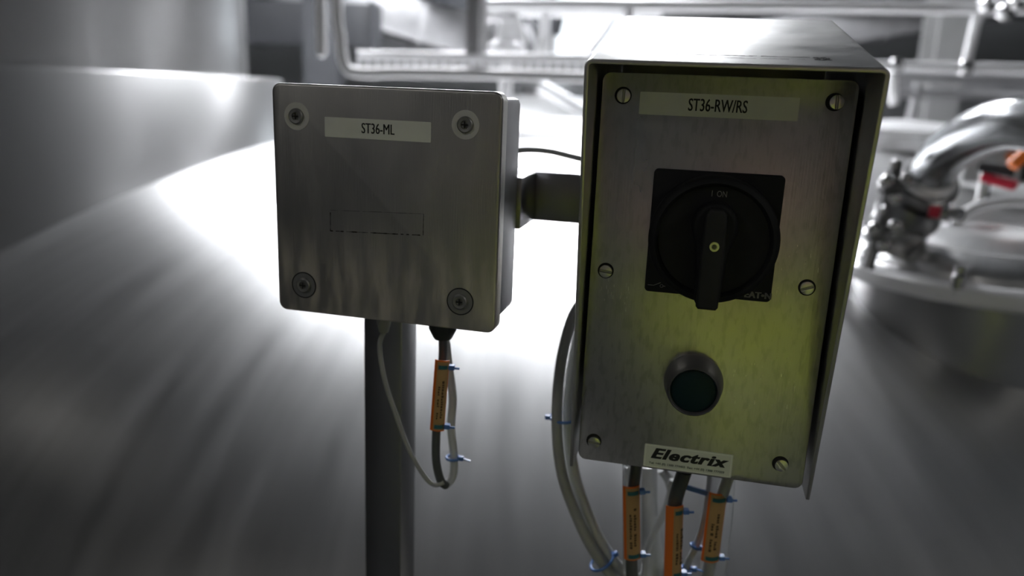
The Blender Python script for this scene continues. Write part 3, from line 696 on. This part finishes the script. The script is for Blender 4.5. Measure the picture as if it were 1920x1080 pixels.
# ================================================================== cables
def Lw(u, n, v):
    return Vector((LC.x + (u * cos(LY) + n * sin(LY)) * mm, LC.y + (u * sin(LY) - n * cos(LY)) * mm, LC.z + v * mm))
def Iw(u, n, v):
    return Vector((IC.x + (u * cos(IY) + n * sin(IY)) * mm, IC.y + (u * sin(IY) - n * cos(IY)) * mm, IC.z + v * mm))
def cable(pts, r, m_, label, name='cable', group=None):
    return tag(MB().tube(pts, r, 14, 10).build(name, M[m_]), label, 'cable', group)
g1 = Lw(-12.5, -30, -91)
cable([g1, at(712, 650, .508), at(722, 715, .505), at(745, 785, .503), at(768, 845, .502), at(796, 893, .502), at(815, 909, .502), at(832, 904, .503)], .0017, 'cable', 'thin grey cable drooping in a curve from the bottom left of the junction box')
g2 = Lw(30.5, -30, -90)
cable([g2, at(830, 672, .508), at(823, 740, .505), at(818, 812, .503), at(818, 865, .502), at(826, 900, .505), at(836, 910, .51)], .0030, 'cable_dark', 'dark grey cable hanging from the large gland of the junction box')
cable([at(836, 909, .5125), at(850, 890, .518), at(851, 850, .522), at(846, 800, .525), at(849, 745, .528), at(842, 690, .530), at(836, 640, .532), at(832, 618, .534)], .0030, 'cable_pale', 'pale cable rising behind the orange tag of the junction box')
def tie(c_, d_, r, label, group=None, tail=(1, -.3, .1)):
    d_ = Vector(d_).normalized(); s = d_.orthogonal().normalized(); t_ = d_.cross(s)
    o = thing('cable_tie', label, 'cable tie', loc=c_, group=group)
    MB().tube([(s * cos(k * pi / 8) + t_ * sin(k * pi / 8)) * r for k in range(16)], .0011, 8, closed=True, smooth=False).build('strap', M['tie'], o)
    tl = Vector(tail).normalized()
    MB().bar(tl * (r - .0005), tl * (r + .004), .0036, .003, .0005).build('tie_head', M['tie'], o)
    MB().bar(tl * (r + .003), tl * (r + .009) + Vector((0, 0, -.0015)), .0016, .0008).build('tail', M['tie'], o)
    return o
tie(at(849, 858, .520), (0, 0, 1), .0046, 'small blue cable tie on the pale loop below the junction box')

def cable_tag(top, bot, width, r_bend, label, seed, orange=.28):
    """curved marker: orange carrier, tan printed insert, two blue ties"""
    top, bot = Vector(top), Vector(bot); ax = (bot - top); L_ = ax.length; ax.normalize()
    t = thing('cable_marker', label, 'cable tag', loc=top)
    view = Vector((0, -1, 0)); sd = ax.cross(view).normalized(); fr_ = sd.cross(ax).normalized()
    if sd.x < 0: sd = -sd
    if fr_.y > 0: fr_ = -fr_
    MX = Matrix(((sd.x, -fr_.x, -ax.x, 0), (sd.y, -fr_.y, -ax.y, 0), (sd.z, -fr_.z, -ax.z, 0), (0, 0, 0, 1)))
    def curved(x0, x1, z0, z1, d0, d1, mb):
        n = 8; vs, fs = [], []
        for i in range(n + 1):
            x = x0 + (x1 - x0) * i / n; dy = (x / (width / 2)) ** 2 * width * .22
            for (d, z) in ((d0, z0), (d0, z1), (d1, z0), (d1, z1)): vs.append((x, d + dy, z))
        for i in range(n):
            a, b = 4 * i, 4 * i + 4
            fs += [(a, b, b + 1, a + 1), (a + 2, a + 3, b + 3, b + 2), (a, a + 2, b + 2, b), (a + 1, b + 1, b + 3, a + 3)]
        fs += [(0, 1, 3, 2), (4 * n, 4 * n + 2, 4 * n + 3, 4 * n + 1)]
        mb.add(vs, fs, MX); return mb
    h = width / 2
    curved(-h, h, -L_, 0, -.0010, 0, MB()).build('carrier', M['tag_orange'], t)
    ins = curved(-h + width * orange, h * .94, -L_ + .001, -.001, -.0014, -.0010, MB()).build('insert', M['tag_tan'], t)
    rnd = random.Random(seed); ink = MB()
    for col_ in range(2):
        xx = -h + width * orange + width * (.18 + .26 * col_)
        z = -L_ * (.28 + .08 * (1 - col_))
        while z > -L_ * .80:
            s = rnd.uniform(.0008, .0022)
            if rnd.random() > .22: curved(xx, xx + width * rnd.uniform(.10, .17), z - s, z, -.00155, -.0014, ink)
            z -= s + .0005
    ink.build('small_print', M['tag_ink'], ins, kind='stuff')
    for zz in (-.0045, -L_ + .0035):
        b_ = curved(-h + width * orange + .001, h * .8, zz - .0013, zz + .0013, -.0024, -.0014, MB()).build('tie_band', M['tag_teal'], t)
        hm = MB(); hm.box(h * .95, h * .95 + .0042, -.001, .004, zz - .0016, zz + .0016, .0004, 1, MX)
        hm.box(h * .95 + .004, h * .95 + .0075, .0, .001, zz - .0010, zz + .0004, 0, 1, MX)
        hm.build('tie_head', M['tie'], b_)
    return t
cable_tag(at(829, 676, .4975), at(819, 808, .4945), .0098, 0, 'orange cable tag on the cable below the junction box', 1, .2)

# left loop of the isolator: two parallel cables
def offs(pts, dx): return [p + Vector((dx, dx * .25, 0)) for p in pts]
cable([at(1096, 560, .560), at(1072, 600, .556), at(1052, 680, .552), at(1044, 783, .545), at(1052, 880, .538), at(1078, 960, .530), at(1118, 1040, .522), at(1180, 1115, .512), at(1262, 1165, .500)], .0042, 'cable', 'outer grey cable of the pair looping down left of the isolator')
cable([at(1090, 612, .566), at(1080, 655, .563), at(1071, 710, .560), at(1066, 783, .555), at(1073, 870, .547), at(1093, 940, .540), at(1130, 1022, .530), at(1180, 1080, .526), at(1262, 1112, .530)], .0045, 'cable_pale', 'inner paler cable of the pair looping down left of the isolator')
def tie2(p, half_w, d_, label):
    d_ = Vector(d_).normalized(); s = d_.cross(Vector((0, 1, 0))).normalized(); q = s.cross(d_)
    o = thing('cable_tie', label, 'cable tie', loc=p)
    pts = [s * half_w * cos(k * pi / 10) + q * .0098 * sin(k * pi / 10) for k in range(20)]
    MB().tube(pts, .0012, 8, closed=True, smooth=False).build('strap', M['tie'], o)
    MB().bar(s * half_w, s * (half_w + .004), .004, .003, .0005).build('tie_head', M['tie'], o)
tie2((at(1044, 783, .545) + at(1066, 783, .555)) / 2, .0095, (0, 0, 1), 'blue cable tie around the cable pair beside the lower left of the isolator')
tie2((at(1130, 1057, .521) + at(1152, 1048, .526)) / 2 - Vector((.005, 0, 0)), .0098, at(1160, 1100, .52) - at(1100, 1010, .52), 'blue cable tie around the cable pair at the bottom edge of the view')

# three drops under the isolator
d1a, d2a, d3a = Iw(-33.5, -45, -141), Iw(0, -40, -140), Iw(30, -45, -141)
cable([d1a, at(1184, 960, .506), at(1184, 1030, .506), at(1186, 1110, .506), at(1188, 1160, .506)], .0040, 'cable_dark', 'dark cable inside the clear sleeve, leftmost drop under the isolator')
cable([d2a, at(1266, 940, .500), at(1264, 1000, .500), at(1262, 1060, .500), at(1264, 1140, .502)], .0052, 'cable_dark', 'thick dark cable dropping from the middle gland of the isolator')
cable([d3a, at(1346, 960, .506), at(1336, 1030, .506), at(1322, 1110, .506), at(1310, 1160, .506)], .0040, 'cable', 'grey cable inside the wide clear sleeve, rightmost drop under the isolator')
def sleeve(pts, r, label):
    return tag(MB().tube(pts, r, 20, 8).build('clear_sleeve', M['sleeve']), label, 'cable sleeve')
sleeve([at(1186, 870, .512), at(1186, 960, .508), at(1186, 1030, .508), at(1188, 1150, .508)], .0072, 'clear plastic sleeve around the leftmost cable under the isolator')
sleeve([at(1354, 890, .512), at(1350, 960, .508), at(1342, 1030, .508), at(1326, 1150, .508)], .0092, 'clear plastic sleeve around the rightmost cable under the isolator')
cable_tag(at(1184, 913, .497), at(1186, 1050, .497), .0118, 0, 'orange and tan cable tag under the isolator, left of three', 2, .16)
cable_tag(at(1266, 950, .491), at(1262, 1085, .491), .0122, 0, 'bright orange cable tag under the isolator, middle of three', 3, .42)
cable_tag(at(1348, 926, .496), at(1332, 1054, .496), .0126, 0, 'tan cable tag tilted to the left under the isolator, right of three', 4, .1)
cable([at(1333, 880, .52), at(1329, 925, .516), at(1318, 985, .514), at(1303, 1028, .512), at(1288, 1060, .510), at(1278, 1120, .51)], .0024, 'cable_pale', 'thin pale cable curving down to the left between the right two tags')
tie(at(1304, 1024, .511), (-.3, 0, -1), .0036, 'small blue cable tie on the thin pale cable between the right two tags', tail=(1, -.2, -.2))
tie(at(1287, 1066, .508), (-.2, 0, -1), .0036, 'small blue cable tie at the bottom edge beside the middle tag', tail=(1, -.2, .1))
bt = MB().bar(at(1283, 912, .50), at(1325, 925, .505), .003, .0035, .0006).build('tie_strap', M['tie'])
tag(bt, 'blue tie strap spanning from the middle cable to the right sleeve', 'cable tie')
# pale tube and light cable crossing behind the tags
cable([at(1214, 870, .60), at(1214, 930, .60), at(1218, 990, .60), at(1226, 1050, .60), at(1232, 1150, .60)], .0085, 'cable_pale', 'broad pale tube standing behind the gap between left and middle tags')
cable([at(1262, 900, .57), at(1248, 955, .57), at(1226, 1000, .575), at(1212, 1040, .58), at(1204, 1110, .585)], .0028, 'cable_pale', 'thin pale cable crossing diagonally behind the left and middle tags')
cable([at(1240, 880, .585), at(1256, 905, .585), at(1262, 950, .585), at(1258, 1030, .585), at(1240, 1130, .585)], .0040, 'cable_pale', 'short pale cable behind the middle gland of the isolator')
# cable between the boxes
cable([at(945, 288, .575), at(985, 281, .578), at(1030, 284, .580), at(1070, 293, .580), at(1096, 299, .580), at(1125, 303, .578)], .0019, 'cable', 'thin grey cable running across from the junction box to the hood')

# ================================================================== walkway and the person taking the picture (seen as a reflection)
wk = thing('walkway', 'steel walkway in front of the tank under the viewer', 'walkway', loc=(0, -.55, Z0))
MB().box(-1.5, 1.5, -.6, .6, 1.95, 1.98).build('deck', M['walkway'], wk)
for sx in (-1.4, 1.4):
    for sy_ in (-.5, .5): MB().box(sx - .03, sx + .03, sy_ - .03, sy_ + .03, 0, 1.95).build('leg', M['walkway'], wk)
DZK = Z0 + 1.98
PX = .175
per = thing('person', 'person in a lime yellow high-visibility jacket, seen only reflected in the steel', 'person', loc=(PX, -.38, DZK))
H0 = -DZK
def skin_mesh(name, nodes, edges, m_, parent, sub=2):
    me = bpy.data.meshes.new(name); me.from_pydata([n[0] for n in nodes], edges, [])
    o = bpy.data.objects.new(name, me); COL.objects.link(o)
    sk = o.modifiers.new('skin', 'SKIN'); sk.use_smooth_shade = True
    ly = me.skin_vertices[0]
    for i, n in enumerate(nodes):
        r = n[1]; ly.data[i].radius = r if isinstance(r, tuple) else (r, r)
        ly.data[i].use_root = (i == 0)
    s = o.modifiers.new('sub', 'SUBSURF'); s.levels = sub; s.render_levels = sub
    me.materials.append(m_); o.parent = parent
    return o
hz = H0          # eye height above deck
def zz(f): return f
body_nodes = [((0, 0, .88), (.15, .11)), ((0, .01, 1.10), (.14, .10)), ((0, 0, 1.30), (.17, .11)), ((0, -.01, 1.42), (.10, .08)), ((0, .0, 1.50), .055),
    ((.10, 0, .82), .095), ((.12, .02, .48), .065), ((.12, 0, .10), .042), ((-.10, 0, .82), .095), ((-.12, .02, .48), .065), ((-.12, 0, .10), .042),
    ((.19, 0, 1.39), .058), ((.27, .03, 1.16), .045), ((-.05, .20, 1.50), .034), ((-.19, 0, 1.39), .058), ((-.29, .03, 1.16), .045), ((-.28, .20, 1.50), .034)]
body_edges = [(0, 1), (1, 2), (2, 3), (3, 4), (0, 5), (5, 6), (6, 7), (0, 8), (8, 9), (9, 10), (3, 11), (11, 12), (12, 13), (3, 14), (14, 15), (15, 16)]
skin_mesh('body', body_nodes, body_edges, M['trousers'], per)
jk = [((0, 0, .80), (.175, .135)), ((0, .01, 1.05), (.165, .125)), ((0, 0, 1.30), (.19, .13)), ((0, -.01, 1.43), (.12, .095)),
    ((.20, 0, 1.39), .074), ((.28, .03, 1.16), .06), ((-.02, .175, 1.47), .047), ((-.20, 0, 1.39), .074), ((-.30, .03, 1.16), .06), ((-.28, .175, 1.47), .047)]
skin_mesh('jacket', jk, [(0, 1), (1, 2), (2, 3), (3, 4), (4, 5), (5, 6), (3, 7), (7, 8), (8, 9)], M['hivis'], per)
for z, rx, ry in ((1.235, .205, .150), (.98, .195, .150)):
    rb_ = MB(); n_s = 40
    vv_ = [(q * rx * cos(2 * pi * i / n_s), .005 + q * ry * sin(2 * pi * i / n_s), z + h) for q, h in ((1, -.028), (1, .028), (1.02, .028), (1.02, -.028)) for i in range(n_s)]
    rb_.add(vv_, [(a * n_s + i, a * n_s + (i + 1) % n_s, ((a + 1) % 4) * n_s + (i + 1) % n_s, ((a + 1) % 4) * n_s + i) for a in range(4) for i in range(n_s)])
    rb_.build('reflective_band', M['band'], per)
hd = MB().lathe([(.001, -.125), (.04, -.118), (.058, -.09), (.070, -.04), (.076, .01), (.074, .06), (.055, .095), (.001, .112)], (0, .02, 1.625), (0, -.05, 1), 28).build('head', M['skin'], per)
MB().lathe([(.012, .0), (.010, .012), (.002, .03)], (0, .09, 1.60), (0, 1, -.2), 10).build('nose', M['skin'], hd)
for s in (-1, 1):
    MB().lathe([(.001, -.004), (.018, 0), (.001, .006)], (s * .078, .01, 1.61), (s, 0, 0), 12).build('ear', M['skin'], hd)
    MB().lathe([(.011, 0), (.008, .006), (.001, .008)], (s * .03, .087, 1.64), (0, 1, 0), 12).build('eye', M['cable_pale'], hd)
MB().lathe([(.080, -.02), (.084, .03), (.075, .085), (.05, .115), (.001, .128)], (0, .0, 1.64), (0, -.25, 1), 28).build('hair', M['hair'], hd)
for s, hx, hy, hz_ in ((1, -.06, .225, 1.54), (-1, -.29, .225, 1.54)):
    nodes = [((hx, hy - .03, hz_ - .01), .028), ((hx, hy + .02, hz_ + .02), .034), ((hx - s * .005, hy + .045, hz_ + .05), .026)]
    edges = [(0, 1), (1, 2)]
    for f in range(4):
        b0 = len(nodes); z_ = hz_ + .07 - .018 * f; l_ = (.055, .062, .058, .045)[f]
        nodes += [((hx - s * .015, hy + .05, z_), .010), ((hx - s * .03, hy + .05 + .02, z_), .009), ((hx - s * (.03 + l_ * .5), hy + .05 + .02, z_), .0075)]
        edges += [(2, b0), (b0, b0 + 1), (b0 + 1, b0 + 2)]
    b0 = len(nodes)
    nodes += [((hx - s * .02, hy + .005, hz_ + .03), .012), ((hx - s * .045, hy + .0, hz_ + .045), .010)]
    edges += [(1, b0), (b0, b0 + 1)]
    skin_mesh('hand', nodes, edges, M['skin'], per, 1)
for s in (-1, 1):
    MB().box(s * .12 - .045, s * .12 + .045, -.08, .19, 0, .09, .03, 3).build('boot', M['shoe'], per)
